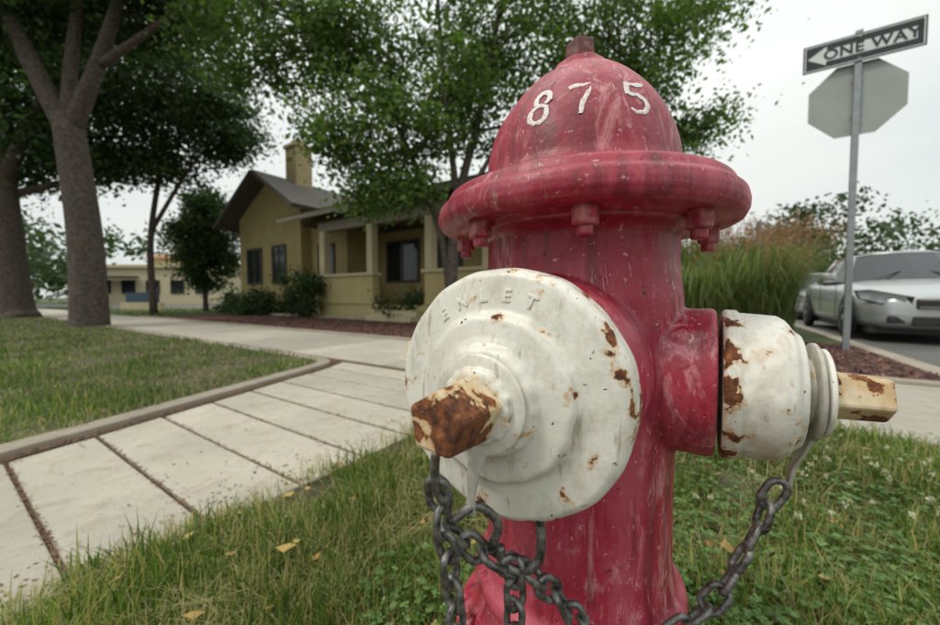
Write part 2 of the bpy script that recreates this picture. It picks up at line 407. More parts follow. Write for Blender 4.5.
blades('far_lawn_grass',np.stack([X,Y,np.full(len(X),-.02)],1),np.full(len(X),.07),.002+.0012*Y,LAWN2,lean=.6)
# clover
X,Y=samp(15000,.45,3.2,1.65,.4); U,Vn=uvn(X,Y); cl=clump(X,Y,2.2); ok=(U>-1.1)&(Vn<2.3)&(U<1.5)&((X>.15)|(cl>.28)); X,Y=X[ok],Y[ok]
Z=.025+.035*rng.random(len(X)); Cc=[]
a0=rng.uniform(0,6.28,len(X))
for j in range(3):
    a=a0+j*2.094; Cc.append(np.stack([X+.005*np.cos(a),Y+.005*np.sin(a),Z],1))
CLOV=leafmat('clover_leaf',[(0.,(.065,.13,.028)),(.6,(.11,.20,.05)),(1.,(.17,.27,.08))],.3)
leaves('clover_leaves',np.concatenate(Cc),.0102,CLOV,aspect=.95,flat=.8,down=0)
X,Y=samp(800,.9,3.6); U,Vn=uvn(X,Y); ok=(Vn<2.3)&(U<1.5)&(X>.35)&(rng.random(len(X))<.7); X,Y=X[ok],Y[ok]
Cc=[]
for x,y in zip(X,Y):
    c=np.array([x,y,.05+.03*rng.random()]); Cc.append(c+rng.normal(size=(22,3))*.0034)
FLW=leafmat('clover_flower',[(0.,(.45,.42,.30)),(1.,(.66,.64,.54))],.3)
leaves('clover_flowers',np.concatenate(Cc),.007,FLW,aspect=.6)
FALL=leafmat('fallen_leaf',[(0.,(.42,.24,.07)),(.5,(.50,.36,.13)),(1.,(.30,.15,.05))],.2)
fl=[(-.415,.80,.06),(-.28,1.27,.06),(-.32,1.2,.06),(-.72,.72,.05),(-.12,1.0,.07),(-.6,.93,.06),(1.1,1.4,.06),(-.40,.82,.06)]
X,Y=samp(150,.6,3.0); U,Vn=uvn(X,Y); ok=(U>-1.1)&(Vn<2.3); X,Y=X[ok],Y[ok]
fl+=[(x,y,.045) for x,y in zip(X,Y)]
leaves('fallen_leaves',np.array(fl),.030,FALL,aspect=.6,flat=.75,down=0)
pp=[]
for i in range(len(KPs)-1):
    a=np.array(KPs[i]);b=np.array(KPs[i+1])
    for k in range(int(np.linalg.norm(b-a)*1600)):
        p=a+(b-a)*rng.random(); pp.append((p[0]+.005+abs(rng.normal())*.030,p[1],.003+.004*rng.random()))
for k in range(-4,9):
    v=.165+.26*k
    for q in range(330):
        u=rng.uniform(uleft(v),-1.12); t=W(u,v+rng.normal()*.006,0); pp.append((t.x,t.y,-.003+.006*rng.random()))
for q in range(1200):
    v=rng.uniform(-1,2.2); u=-1.12-abs(rng.normal())*.13; t=W(u,v); pp.append((t.x,t.y,.003))
for q in range(320):
    v=rng.uniform(-1,3.8); u=rng.uniform(-2.6,-1.1); t=W(u,v); pp.append((t.x,t.y,.003))
leaves('leaf_litter',np.array(pp),.010,simple('litter',(.16,.09,.05),.9,var=.5,scale=90),aspect=.5,flat=.9,down=0)
U=rng.uniform(-12,1.5,26000); Vn=rng.uniform(3.97,6.6,26000)
P=np.stack([CA*U+SA*Vn,-SA*U+CA*Vn,rng.uniform(.0,.022,26000)],1)
MC=NT('mulch_chips'); MC.set(MC.ramp(MC.island(),[(0.,(.04,.018,.014)),(.5,(.12,.05,.04)),(1.,(.27,.15,.11))]),.95)
leaves('mulch_chips',P,.05,MC.m,aspect=.35,flat=.7,down=0)

# ---------------------------------------------------------------- trees
def tree(name,stems,ells,lsize,per,cr,lmat,leafasp=.55,twig=.02):
    e=empty(name); parts=[]; sk=[]
    for pts,r0,r1 in stems:
        P=crom(pts,6); n=len(P); parts.append(tube_data(P,[r0+(r1-r0)*(i/(n-1))**.8 for i in range(n)],10)); sk+=[tuple(p) for p in P[n//3:]]
    sk=np.array(sk); C=[]
    for c,r,nc in ells:
        for _ in range(nc):
            d=rng.normal(size=3); d/=np.linalg.norm(d); q=np.array(c)+d*np.array(r)*(rng.random()**.45)
            C.append(q)
    C=np.array(C); allp=[]
    for q in C:
        dd=np.linalg.norm((sk-q)*np.array([1,1,1.3]),axis=1)+np.where(sk[:,2]>q[2]+.3,1.5,0); s=sk[dd.argmin()]
        mid=(s+q)/2+rng.normal(size=3)*.12+np.array([0,0,.15]); L=np.linalg.norm(q-s)
        parts.append(tube_data(crom([s,mid,q],3),[twig*(1.0-.8*i/6)*(.6+.25*L) for i in range(7)],5))
        k=int(per*(.5+rng.random()))
        sp=cr*(.6+.8*rng.random())
        pts=q+rng.normal(size=(k,3))*np.array([sp,sp,sp*.55])
        allp.append(pts)
    V_,F_=join(parts); obj('trunk_and_branches',V_,F_,BARK,e,smooth=True)
    leaves('crown',np.concatenate(allp),lsize,lmat,e,aspect=leafasp)
    return e
b=(-.35,6.6,-.05)
tree('shade_tree',[([b,(-.32,6.6,1.2),(-.2,6.6,2.4),(.15,6.7,3.8),(.5,6.8,5.6),(.9,6.9,7.6)],.13,.03),
  ([(-.34,6.6,.5),(-.5,6.7,1.6),(-.9,6.8,2.8),(-1.6,6.9,4.2),(-2.6,7.0,5.4),(-3.6,7,6.3)],.08,.02),
  ([(-.25,6.6,1.9),(.2,6.5,2.8),(.9,6.6,3.8),(2.2,6.7,4.7),(3.8,6.8,5.3)],.06,.015),
  ([(-.2,6.6,2.2),(-.35,6.4,3.4),(-.5,6.3,5.0),(-.6,6.2,7)],.07,.02),
  ([(.15,6.7,3.6),(1.4,6.9,3.9),(2.8,6.9,3.9),(3.9,7,3.7)],.03,.01),
  ([(-.9,6.8,2.7),(-1.6,6.6,3.1),(-2.4,6.5,3.3)],.035,.01)],
  [((-2.9,6.7,5.3),(1.4,1.5,1.1),56),((0,6.8,5.4),(2.4,2,1.7),105),((3.2,6.8,5.6),(1.9,1.5,1.0),55),((-1.5,6.4,3.3),(1.15,.9,.9),46),
   ((4.0,6.9,3.7),(.9,.7,.45),12),((-4.3,6.8,5.2),(.8,.8,.7),20),((.6,7,7.6),(3.8,3,1.3),50),((.2,6.7,3.6),(1.2,.8,.7),14),((2.6,6.9,4.5),(1.2,.9,.5),18),
   ((-1.4,6.3,2.45),(.9,.5,.35),14)],
  .088,160,.23,LEAFL)
tree('shade_tree',[([(-7.95,7.6,-.05),(-7.92,7.6,.25),(-7.95,7.6,2),(-8.2,7.6,4.3)],.36,.24),
   ([(-8.2,7.6,4.0),(-8.9,7.5,5.6),(-9.8,7.4,8)],.20,.1),([(-8.15,7.6,4.0),(-7.5,7.6,5.4),(-6.8,7.7,7.6)],.19,.08),
   ([(-8.2,7.6,4.2),(-8.2,7.8,6),(-7.9,8,8.5)],.14,.08),([(-7.5,7.6,5.3),(-6.2,7.4,5.9),(-4.8,7.2,6.6)],.09,.03)],
  [((-8.4,7.8,8.0),(3.8,3,1.4),90),((-5.6,7.4,6.9),(1.3,1.5,.9),32),((-10,7,6.6),(1.5,1.5,.9),30),((-8,8.6,6.9),(2.4,1.2,.8),48)],.12,165,.38,LEAFD)
tree('shade_tree',[([(-13.6,11,-.05),(-13.7,11,.6),(-13.9,11,4),(-14,11,8)],.50,.25),([(-13.9,11,4),(-12.5,11,6.5),(-11.5,11,8)],.2,.08),([(-13.9,11,3.6),(-12.8,12,4.4),(-11.8,12.5,4.8)],.13,.05)],
  [((-13.5,11.5,7.8),(4.5,3,2.2),120),((-12.8,12,5.2),(1.8,1.5,.9),40),((-16,12,5.5),(2,2,2.5),50)],.16,150,.45,LEAFD)
tree('shade_tree',[([(-11.6,13.4,-.05),(-11.5,13.3,3),(-10.4,13,7)],.13,.06),([(-11.5,13.3,3),(-9.9,13,5),(-8.6,13,6.5)],.08,.03)],
  [((-10.2,13,7.3),(2.6,2,2.2),95),((-8.9,13,6.5),(1.3,1.2,1.1),40),((-10.8,12.8,5.2),(1.2,1,.7),22)],.14,155,.36,LEAFD)
tree('small_tree',[([(-12.0,16.6,-.05),(-12,16.6,1.5),(-11.9,16.6,4)],.12,.05)],
  [((-11.9,16.6,2.9),(1.35,1.2,1.9),120),((-11.8,16.6,4.7),(.8,.8,.7),26)],.14,150,.28,LEAFD)
def bush(name,c,r,n,ls,mat,per=120,cr=.14):
    e=empty(name); parts=[];A=[]
    for _ in range(n):
        d=rng.normal(size=3); d/=np.linalg.norm(d); d[2]=abs(d[2]) if c[2]<.3 else d[2]; q=np.array(c)+d*np.array(r)*rng.random()**.35
        parts.append(tube_data([(c[0],c[1],-.03),tuple((np.array([c[0],c[1],0])+q)/2),tuple(q)],[.02,.012,.004],5)); A.append(q+rng.normal(size=(per,3))*cr)
    V_,F_=join(parts); obj('stems',V_,F_,BARK,e); leaves('foliage',np.concatenate(A),ls,mat,e)
bush('bush',(-5.05,11.0,.7),(.62,.5,.72),34,.08,LEAFD)
bush('bush',(-7.4,12.6,.3),(1.2,.6,.42),36,.09,LEAFD)
bush('bush',(-9.6,14.8,.3),(.8,.6,.5),22,.1,LEAFD)
bush('bush',(-1.6,9.6,.3),(.8,.5,.5),22,.08,LEAFD)
C=[]
def mass(x0,x1,y,zt,n,sp,per,zb=0):
    for i in range(n):
        x=rng.uniform(x0,x1); yy=y+rng.normal()*2.5; top=zt*(.72+.28*math.sin(x*.37+y)+.12*math.sin(x*1.3))
        z=zb+(top-zb)*rng.random()**.7
        C.append(np.array([x,yy,z])+rng.normal(size=(per,3))*np.array([sp,sp,sp*.7]))
mass(16,62,34,7.8,330,.8,85); mass(-80,-36,36,10,180,1.1,70); mass(-38,12,46,9,190,1.2,65); mass(18,60,30,4.5,160,.8,80)
mass(-42,-22,20,7,140,.6,65,1.0)
leaves('distant_trees',np.concatenate(C),.40,LEAFF)
def orn(name,cx,cy,r,n,hh,plume=0):
    e=empty(name)
    a=rng.uniform(0,2*np.pi,n); rr=r*np.sqrt(rng.random(n))*.45
    P=np.stack([cx+rr*np.cos(a),cy+rr*np.sin(a),np.zeros(n)],1)
    h=hh*(.45+.55*rng.random(n))
    out=(.12+.75*rng.random(n)**1.5)*h*.8; d=np.stack([np.cos(a+rng.normal(size=n)*.6),np.sin(a+rng.normal(size=n)*.6),0*a],1)
    side=np.stack([-d[:,1],d[:,0],0*a],1)*.0055
    pts=[P, P+d*out[:,None]*.15+np.array([0,0,1])*(h*.5)[:,None], P+d*out[:,None]*.5+np.array([0,0,1])*(h*.9)[:,None], P+d*out[:,None]*1.0+np.array([0,0,1])*(h*(.98-.4*rng.random(n)))[:,None]]
    Vs=[]
    for i,p in enumerate(pts):
        f=[1,1,.7,.15][i]; Vs+= [p-side*f,p+side*f]
    V=np.stack(Vs,1).reshape(-1,3); i=np.arange(n)*8
    F=np.concatenate([np.stack([i+2*k,i+2*k+1,i+2*k+3,i+2*k+2],1) for k in range(3)])
    npmesh('blades',V,F,OG,e)
    if plume:
        sel=rng.random(n)<plume; Q=pts[2][sel]+d[sel]*.05+np.array([0,0,.12]); A=[]
        for q,dd in zip(Q,d[sel]):
            t=rng.random(30)[:,None]*.32; A.append(q+t*(np.array([0,0,1.])+dd*.35)+rng.normal(size=(30,3))*.012)
        leaves('seed_plumes',np.concatenate(A),.028,PL,e,aspect=.3)
OG=leafmat('ornamental_grass',[(0.,(.08,.125,.035)),(.6,(.14,.20,.06)),(.9,(.24,.26,.11)),(1.,(.32,.24,.13))],.4)
PL=leafmat('grass_plume',[(0.,(.24,.10,.065)),(1.,(.42,.24,.16))],.4)
orn('ornamental_grass',2.85,4.6,.75,2000,1.15)
orn('ornamental_grass',3.65,4.8,.8,2200,1.40,.10)
orn('ornamental_grass',4.75,5.9,.8,1900,1.62,.14)
orn('ornamental_grass',3.9,6.4,.9,1900,1.80,.14)
orn('ornamental_grass',5.4,7.2,.8,1600,1.85,.14)

# ---------------------------------------------------------------- house
H=empty('bungalow_house',(0,0,0),ROT)
WALL=simple('ochre_stucco',(.36,.29,.13),.9,var=.12,scale=2,bump=.4,bscale=60,bdist=.01)
HALF=simple('ochre_stucco_light',(.46,.38,.18),.9,var=.1,scale=2,bump=.4,bscale=60,bdist=.01)
TRIM=simple('dark_trim',(.07,.055,.045),.7); CREAM=simple('cream_trim',(.50,.43,.27),.7,var=.06); FASC=simple('weathered_fascia',(.24,.21,.16),.7,var=.1)
ROOF=NT('shingle_roof'); ROOF.set(ROOF.ramp(ROOF.noise(9,6,.7),[(.3,(.06,.052,.045)),(.7,(.13,.115,.10))]),.95); ROOF.bump(ROOF.noise(18,5),.6,.02); ROOF=ROOF.m
GLASS=NT('window_glass'); GLASS.set((.015,.018,.02),.08); GLASS=GLASS.m
BRK=simple('chimney_brick',(.36,.29,.15),.9,var=.2,scale=10,bump=.5,bscale=30,bdist=.01)
boxes('walls',[(-16.6,-12.2,7.6,15,-.02,3.85),(-12.2,-10.2,8.0,15,-.02,3.4),(-10.2,-4,9.3,15,-.02,3.5)],WALL,H)
V=[(-16.6,7.6,3.85),(-12.2,7.6,3.85),(-14.2,7.6,5.12),(-16.6,15,3.85),(-12.2,15,3.85),(-14.2,15,5.12)]
obj('gable_wall',V,[(0,1,2),(5,4,3),(0,2,5,3),(1,4,5,2)],WALL,H)
def roofslab(name,a,b,c,d,th=.14,mat=ROOF):
    a,b,c,d=map(Vector,(a,b,c,d)); n=(b-a).cross(d-a).normalized()*th
    if n.z<0:n=-n
    V=[a,b,c,d,a+n,b+n,c+n,d+n]
    obj(name,V,[(0,3,2,1),(4,5,6,7),(0,1,5,4),(1,2,6,5),(2,3,7,6),(3,0,4,7)],mat,H)
roofslab('gable_roof_left',(-17.3,6.9,3.42),(-14.2,6.9,5.17),(-14.2,15.5,5.17),(-17.3,15.5,3.42))
roofslab('gable_roof_right',(-14.2,6.9,5.172),(-11.6,6.9,3.60),(-11.6,15.5,3.60),(-14.2,15.5,5.172))
roofslab('main_roof_front',(-11.55,6.45,3.0),(-3.2,6.45,3.0),(-3.2,11.6,5.0),(-11.55,11.6,5.0))
roofslab('main_roof_rear',(-11.55,11.6,5.002),(-3.2,11.6,5.002),(-3.2,16,3.2),(-11.55,16,3.2))
V=[(-4.03,9.3,3.5),(-4.03,15,3.5),(-4.03,11.6,4.92)]
obj('side_gable',V+[(x-.1,y,z) for x,y,z in V],[(0,1,2),(5,4,3)],WALL,H)
V=[(-11.2,6.9,3.02),(-11.2,11.6,3.02),(-11.2,11.6,4.85)]
obj('side_gable_near',V+[(x+.1,y,z) for x,y,z in V],[(0,1,2),(5,4,3),(0,2,5,3)],WALL,H)
boxes('fascia',[(-11.6,-3.2,6.39,6.45,2.96,3.08)],FASC,H)
boxes('porch_ceiling',[(-11.1,-4.05,6.97,9.28,2.90,2.95)],TRIM,H)
boxes('porch_beam',[(-10.25,-4.0,6.95,7.2,2.62,2.89)],FASC,H)
boxes('porch_floor',[(-10.2,-4,6.95,9.3,-.02,.42)],HALF,H)
boxes('porch_half_wall',[(-10.2,-7.75,6.9,7.15,.42,1.22),(-10.2,-9.95,7.15,9.29,.42,1.22),(-5.9,-4,6.9,7.15,.42,1.22)],HALF,H,bevel=.02)
boxes('half_wall_cap',[(-10.26,-7.70,6.84,7.21,1.22,1.30),(-5.95,-3.95,6.84,7.21,1.22,1.30)],CREAM,H)
boxes('porch_column',[(-10.15,-9.9,6.92,7.14,1.30,2.62),(-8.0,-7.78,6.92,7.14,1.30,2.62),(-5.9,-5.68,6.92,7.14,1.30,2.62),(-4.25,-4.02,6.92,7.14,1.30,2.62)],CREAM,H,bevel=.01)
boxes('porch_steps',[(-7.6,-6.0,6.5,6.94,-.02,.14),(-7.6,-6.0,6.72,6.94,.14,.28)],CREAM,H)
def window(u0,u1,z0,z1,v):
    boxes('window_frame',[(u0-.08,u0,v-.05,v,z0-.08,z1+.08),(u1,u1+.08,v-.05,v,z0-.08,z1+.08),(u0,u1,v-.05,v,z1,z1+.08),(u0,u1,v-.05,v,z0-.08,z0),((u0+u1)/2-.025,(u0+u1)/2+.025,v-.04,v,z0,z1)],TRIM,H)
    boxes('window_pane',[(u0,u1,v-.02,v+.03,z0,z1)],GLASS,H)
window(-15.9,-14.9,1.2,2.5,7.6); window(-14.0,-13.2,1.2,2.5,7.6); window(-11.7,-10.9,1.1,2.4,8.0); window(-9.6,-8.2,1.2,2.5,9.3); window(-5.6,-4.5,1.2,2.5,9.3)
boxes('front_door',[(-7.4,-6.4,9.24,9.3,.42,2.5)],TRIM,H)
boxes('chimney',[(-14.45,-13.7,8.4,9.1,4.6,6.55),(-14.51,-13.64,8.34,9.16,6.55,6.7),(-14.3,-13.85,8.55,8.95,6.7,6.92)],BRK,H,bevel=.02)
B=empty('low_commercial_building',(0,0,0),0)
BW=simple('cream_wall',(.52,.46,.31),.9,var=.06); RT=simple('clay_roof',(.36,.17,.08),.9)
boxes('walls',[(-31.5,-20.5,30,38,-.02,3.0)],BW,B); boxes('parapet',[(-31.7,-20.3,29.8,38.2,3.0,3.25)],CREAM,B)
boxes('upper_storey',[(-28,-24.5,32,36,3.25,4.0)],BW,B)
obj('clay_roof',[(-28.4,31.6,4.0),(-24.1,31.6,4.0),(-24.1,36.4,4.0),(-28.4,36.4,4.0),(-26.2,34,4.8)],[(0,1,4),(1,2,4),(2,3,4),(3,0,4),(3,2,1,0)],RT,B)
boxes('windows',[(x,x+1.1,29.94,30,.9,2.0) for x in (-30.5,-28.5,-26.5,-24.5,-22.5)],GLASS,B)
V,F=prism([(-31.2,29.0),(-27,29.0),(-27,29.9),(-31.2,29.9)],2.15,2.3)
obj('awning',V,F,TRIM,B)
S_=empty('monument_sign')
boxes('base',[(-17.6,-15.6,18.4,18.7,-.03,.35)],CREAM,S_); boxes('panel',[(-17.4,-15.8,18.48,18.62,.35,.85)],simple('dark_blue_panel',(.03,.06,.10),.5),S_)

# ---------------------------------------------------------------- street signs
GALV=simple('galvanised_steel',(.26,.28,.29),.5,.5,var=.12,scale=20); ALU=simple('sign_back_aluminium',(.30,.32,.30),.55,.1,var=.08,scale=4)
BLK=simple('sign_black',(.012,.02,.024),.5); WHT=simple('sign_white',(.58,.61,.60),.5,var=.06,scale=20); REDS=simple('sign_red',(.5,.02,.02),.4)
pole=W(1.40,5.95)+Vector((-.09,.02,0)); SP=empty('street_sign_post',pole,ROT)
boxes('post',[(-.03,.03,-.022,.022,-.1,3.60)],GALV,SP,bevel=.006)
r=.40/math.cos(math.pi/8); oc=[(r*math.cos(math.pi/8+i*math.pi/4),r*math.sin(math.pi/8+i*math.pi/4)) for i in range(8)]
zc=2.86
V=[(x,.028,zc+z) for x,z in oc]+[(x,.032,zc+z) for x,z in oc]
obj('stop_sign_plate',V,[tuple(range(8)),tuple(range(15,7,-1))]+[(i,i+8,(i+1)%8+8,(i+1)%8) for i in range(8)],ALU,SP)
V=[(x*.97,.0345,zc+z*.97) for x,z in oc]; obj('stop_sign_face',V,[tuple(range(7,-1,-1))],REDS,SP)
boxes('sign_bracket',[(-.05,.05,.0225,.0275,zc-.22,zc-.17),(-.05,.05,.0225,.0275,zc+.17,zc+.22)],GALV,SP)
z1=3.40
boxes('one_way_plate',[(-.47,.50,-.030,-.026,z1-.155,z1+.155)],BLK,SP)
boxes('sign_bolts',[(-.009,.009,-.040,-.037,z1-.125,z1-.107),(-.009,.009,-.040,-.037,z1+.107,z1+.125)],GALV,SP)
def flat(name,pts,y,mat,faces=None):
    obj(name,[(x,y,z1+z) for x,z in pts],faces or [tuple(range(len(pts)))],mat,SP)
bx0,bx1,bz=-.455,.485,.14; t=.010
flat('border',[(bx0,-bz),(bx1,-bz),(bx1,bz),(bx0,bz),(bx0+t,-bz+t),(bx1-t,-bz+t),(bx1-t,bz-t),(bx0+t,bz-t)],-.0325,WHT,[(0,1,5,4),(1,2,6,5),(2,3,7,6),(3,0,4,7)])
flat('arrow',[(-.43,0),(-.27,-.105),(-.27,-.062),(.43,-.062),(.43,.062),(-.27,.062),(-.27,.105)],-.0325,WHT)
fc=bpy.data.curves.new('lettering','FONT'); fc.body='ONE WAY'; fc.size=.15; fc.align_x='CENTER'; fc.align_y='CENTER'; fc.offset=.004; fc.space_character=1.1
fo=bpy.data.objects.new('lettering',fc); link(fo,SP); fo.location=(.08,-.036,z1); fo.rotation_euler=(math.pi/2,0,0); fc.materials.append(BLK)
boxes('metal_post',[(-.04,.04,-.04,.04,-.1,2.4)],GALV).location=W(.9,11.0)

# ---------------------------------------------------------------- car
CP=NT('silver_car_paint'); CP.set((.42,.44,.45),.28,.35); CP.b.inputs['Coat Weight'].default_value=.6; CP=CP.m
CG=NT('car_glass'); CG.set((.02,.026,.03),.06); CG=CG.m
TIRE=simple('tyre_rubber',(.02,.02,.02),.85); RIM=simple('alloy_rim',(.40,.41,.42),.35,.7); CHR=simple('chrome',(.6,.6,.62),.15,.9,var=.03); LMP=NT('headlamp'); LMP.set((.30,.33,.35),.08,.3); LMP=LMP.m; DK=simple('black_plastic',(.02,.02,.022),.6)
def car(loc,rz,sc):
    E=empty('parked_car',loc,rz); E.scale=(sc,sc,sc)
    st=[(2.36,.34,.60,.50),(2.33,.26,.68,.70),(2.2,.2,.75,.83),(1.9,.18,.82,.89),(1.4,.18,.90,.91),(.95,.18,.95,.915),(0,.18,.97,.92),(-1.2,.18,1.0,.92),(-1.8,.2,1.03,.90),(-2.15,.24,1.03,.86),(-2.34,.32,.97,.74),(-2.38,.4,.86,.55)]
    V=[];n=0
    for x,zl,zt,wd in st:
        half=[(0,zt+.03),(.55*wd,zt+.02),(.86*wd,zt-.03),(.97*wd,zt-.12),(1.0*wd,zt-.26),(.985*wd,(zl+zt)/2-.05),(.97*wd,zl+.09),(.86*wd,zl),(0,zl)]
        ring=half+[(-a,b) for a,b in half[-2:0:-1]]
        n=len(ring); V+=[(x,a,b) for a,b in ring]
    F=[]
    for i in range(len(st)-1):
        for k in range(n): F.append((i*n+k,(i+1)*n+k,(i+1)*n+(k+1)%n,i*n+(k+1)%n))
    F.append(tuple(range(n))); F.append(tuple((len(st)-1)*n+k for k in range(n-1,-1,-1)))
    o=obj('body',V,F,CP,E,smooth=True); s=o.modifiers.new('s','SUBSURF'); s.levels=2; s.render_levels=2
    base=[(1.12,0),(1.02,.45),(.80,.74),(.2,.84),(-.6,.85),(-1.3,.80),(-1.75,.62),(-1.9,.3),(-1.93,0)]
    top=[(.36,0),(.33,.36),(.22,.56),(-.05,.62),(-.5,.63),(-.9,.60),(-1.08,.52),(-1.15,.3),(-1.17,0)]
    bz=[.95,.94,.93,.95,.97,.99,1.01,1.02,1.02]; tz=[1.435,1.43,1.40,1.395,1.40,1.39,1.39,1.41,1.415]
    def full(a): return a+[(x,-y) for x,y in a[-2:0:-1]]
    bb=full(base);tt=full(top); bzz=bz+bz[-2:0:-1]; tzz=tz+tz[-2:0:-1]; m=len(bb)
    V=[(x,y,z) for (x,y),z in zip(bb,bzz)]+[(x,y,z) for (x,y),z in zip(tt,tzz)]
    obj('glasshouse',V,[(i,(i+1)%m,m+(i+1)%m,m+i) for i in range(m)]+[tuple(range(m,2*m))],CG,E,smooth=False)
    V=[(x*1.02,y*1.03,z+.0) for (x,y),z in zip(tt,tzz)]+[(x*.93,y*.85,z+.045) for (x,y),z in zip(tt,tzz)]
    o=obj('roof_panel',V,[(i,(i+1)%m,m+(i+1)%m,m+i) for i in range(m)]+[tuple(range(m,2*m)),tuple(range(m-1,-1,-1))],CP,E,smooth=True)
    P=[]
    for s_ in (1,-1):
        for bi,ti,r in ((2,2,.035),(4,4,.03),(6,6,.055)):
            P.append(tube_data([(base[bi][0],s_*base[bi][1],bz[bi]-.03),((base[bi][0]+top[ti][0])/2,s_*(base[bi][1]+top[ti][1])/2*1.015,(bz[bi]+tz[ti])/2+.01),(top[ti][0],s_*top[ti][1],tz[ti]+.01)],r,8))
    V_,F_=join(P); obj('pillars',V_,F_,CP,E,smooth=True)
    V_,F_=join([tube_data([(1.10,-.5*s_+.0,.955),(.85,-.15*s_,1.10)],.010,6) for s_ in (1,-1)]); obj('wipers',V_,F_,DK,E)
    for x in (1.45,-1.4):
        for s_ in (1,-1):
            lathe('wheel_arch',[(.37,.0),(.37,.012)],(x,s_*.905,.36),(0,s_,0),DK,E,32,False)
            lathe('tyre',[(.20,-.08),(.30,-.09),(.325,-.06),(.325,.0),(.30,.03),(.21,.032)],(x,s_*.915,.325),(0,s_,0),TIRE,E,32)
            lathe('rim',[(.21,-.02),(.205,.036),(.19,.03),(.06,.02),(.05,.035)],(x,s_*.915,.325),(0,s_,0),RIM,E,20)
            if x>0: boxes('door_mirror',[(.62,.80,s_*.98-.09,s_*.98+.09,.97,1.10)],CP,E,bevel=.04)
    for s_ in (1,-1):
        V=[Vector(q) for q in [(2.32,s_*.48,.56),(2.345,s_*.46,.665),(2.14,s_*.80,.765),(1.90,s_*.905,.755),(2.04,s_*.895,.64),(2.26,s_*.72,.565)]]
        c=sum(V,Vector())/6+Vector((.04,s_*.02,0)); f=[(i,(i+1)%6,6) for i in range(6)]
        off=Vector((.022,s_*.016,.004))
        obj('headlamp_surround',[c+(q-c)*1.10+off*.6 for q in V]+[c+off*.6],f,DK,E)
        obj('headlamp',[c+(q-c)*.90+off*1.3 for q in V]+[c+off*1.6],f,LMP,E,smooth=True)
        boxes('fog_lamp_recess',[(2.27,2.34,min(s_*.50,s_*.68),max(s_*.50,s_*.68),.30,.40)],DK,E,bevel=.02)
    boxes('grille',[(2.30,2.385,-.42,.42,.50,.64)],DK,E,bevel=.02); boxes('grille_bars',[(2.385,2.395,-.40,.40,z,z+.010) for z in (.52,.62)],CHR,E)
    boxes('lower_intake',[(2.30,2.375,-.45,.45,.27,.40)],DK,E,bevel=.02); boxes('number_plate',[(2.376,2.385,-.15,.15,.41,.49)],WHT,E)
    boxes('door_lines',[(x,x+.008,s_*.921-.003,s_*.921+.003,.3,.9) for x in (.85,-.25,-1.15) for s_ in (1,-1)],DK,E)
    boxes('underbody',[(-2.1,2.1,-.8,.8,.14,.3)],DK,E)
    return E
fa=math.atan2(-CA,-SA)
car(W(3.05,10.9,-.114),fa,1.10)
car(W(3.1,17.4,-.114),fa,1.05)

# ---------------------------------------------------------------- FIRE HYDRANT
AX,AY=.118,.403
HY=empty('fire_hydrant',(0,0,0))
th=math.radians(32); p=Vector((-math.sin(th),-math.cos(th),0)); s=Vector((math.cos(th),-math.sin(th),0))
O=Vector((AX,AY,CH))
def closed(prof,org,ax,segs=72):
    V,F,_=lathe_data(prof,org,ax,segs); return V,F
PZ=-.066; SZ=-.078
barrel=[(.118,-.64),(.118,-.405),(.128,-.402),(.134,-.396),(.134,-.368),(.130,-.362),(.116,-.356),(.108,-.342),(.104,-.328),(.1035,-.317),(.1105,-.313),(.1125,-.305),(.1105,-.297),(.1015,-.292),(.0975,-.27),(.0965,-.2),(.0985,-.12),(.102,-.06),(.102,.0),(.0985,.03),(.098,.058),(.105,.062),(.120,.064),(.120,.078)]
bodyparts=[closed(barrel,O,(0,0,1),96)]
bodyparts.append(closed([(.084,0),(.084,.10),(.080,.145),(.0805,.160)],O+Vector((0,0,PZ)),p))
for sg in (1,-1):
    bodyparts.append(closed([(.067,0),(.067,.10),(.0675,.1245),(.0655,.128)],O+Vector((0,0,SZ)),s*sg))
V_,F_=join(bodyparts)
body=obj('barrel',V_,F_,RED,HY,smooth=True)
m=body.modifiers.new('r','REMESH'); m.mode='VOXEL'; m.voxel_size=.0021; m.use_smooth_shade=True
m=body.modifiers.new('sm','SMOOTH'); m.factor=.5; m.iterations=7
bon=[(.100,.0665),(.122,.0665),(.128,.069),(.1435,.069),(.1485,.072),(.1512,.078),(.1515,.084),(.1500,.0905),(.1470,.0935),(.1442,.0950),(.1430,.0985),(.1410,.1025),(.135,.1055),(.120,.1100),(.108,.1140),(.1010,.119),(.0990,.126)]
dome=[(.0990,.126),(.0975,.142),(.0940,.158),(.0880,.174),(.0795,.190),(.0685,.205),(.0550,.2190),(.0410,.2300),(.0325,.2355),(.0290,.238)]
dd=crom(dome,6)
topp=[(.0275,.2390),(.0265,.2445),(.0240,.2460),(.012,.2462)]
prof=[tuple(q) for q in lin(bon,.0018)]+[tuple(q) for q in dd[1:]]+topp
def dmod(r,t,a):
    return r+.0005*math.sin(a*9+t*60)+.0007*math.sin(a*3)+(.0008*max(0,math.cos(a*4))**10 if .135<t<.23 else 0)
lathe('bonnet',prof,O,(0,0,1),RED,HY,160,sharp=60,rmod=dmod)
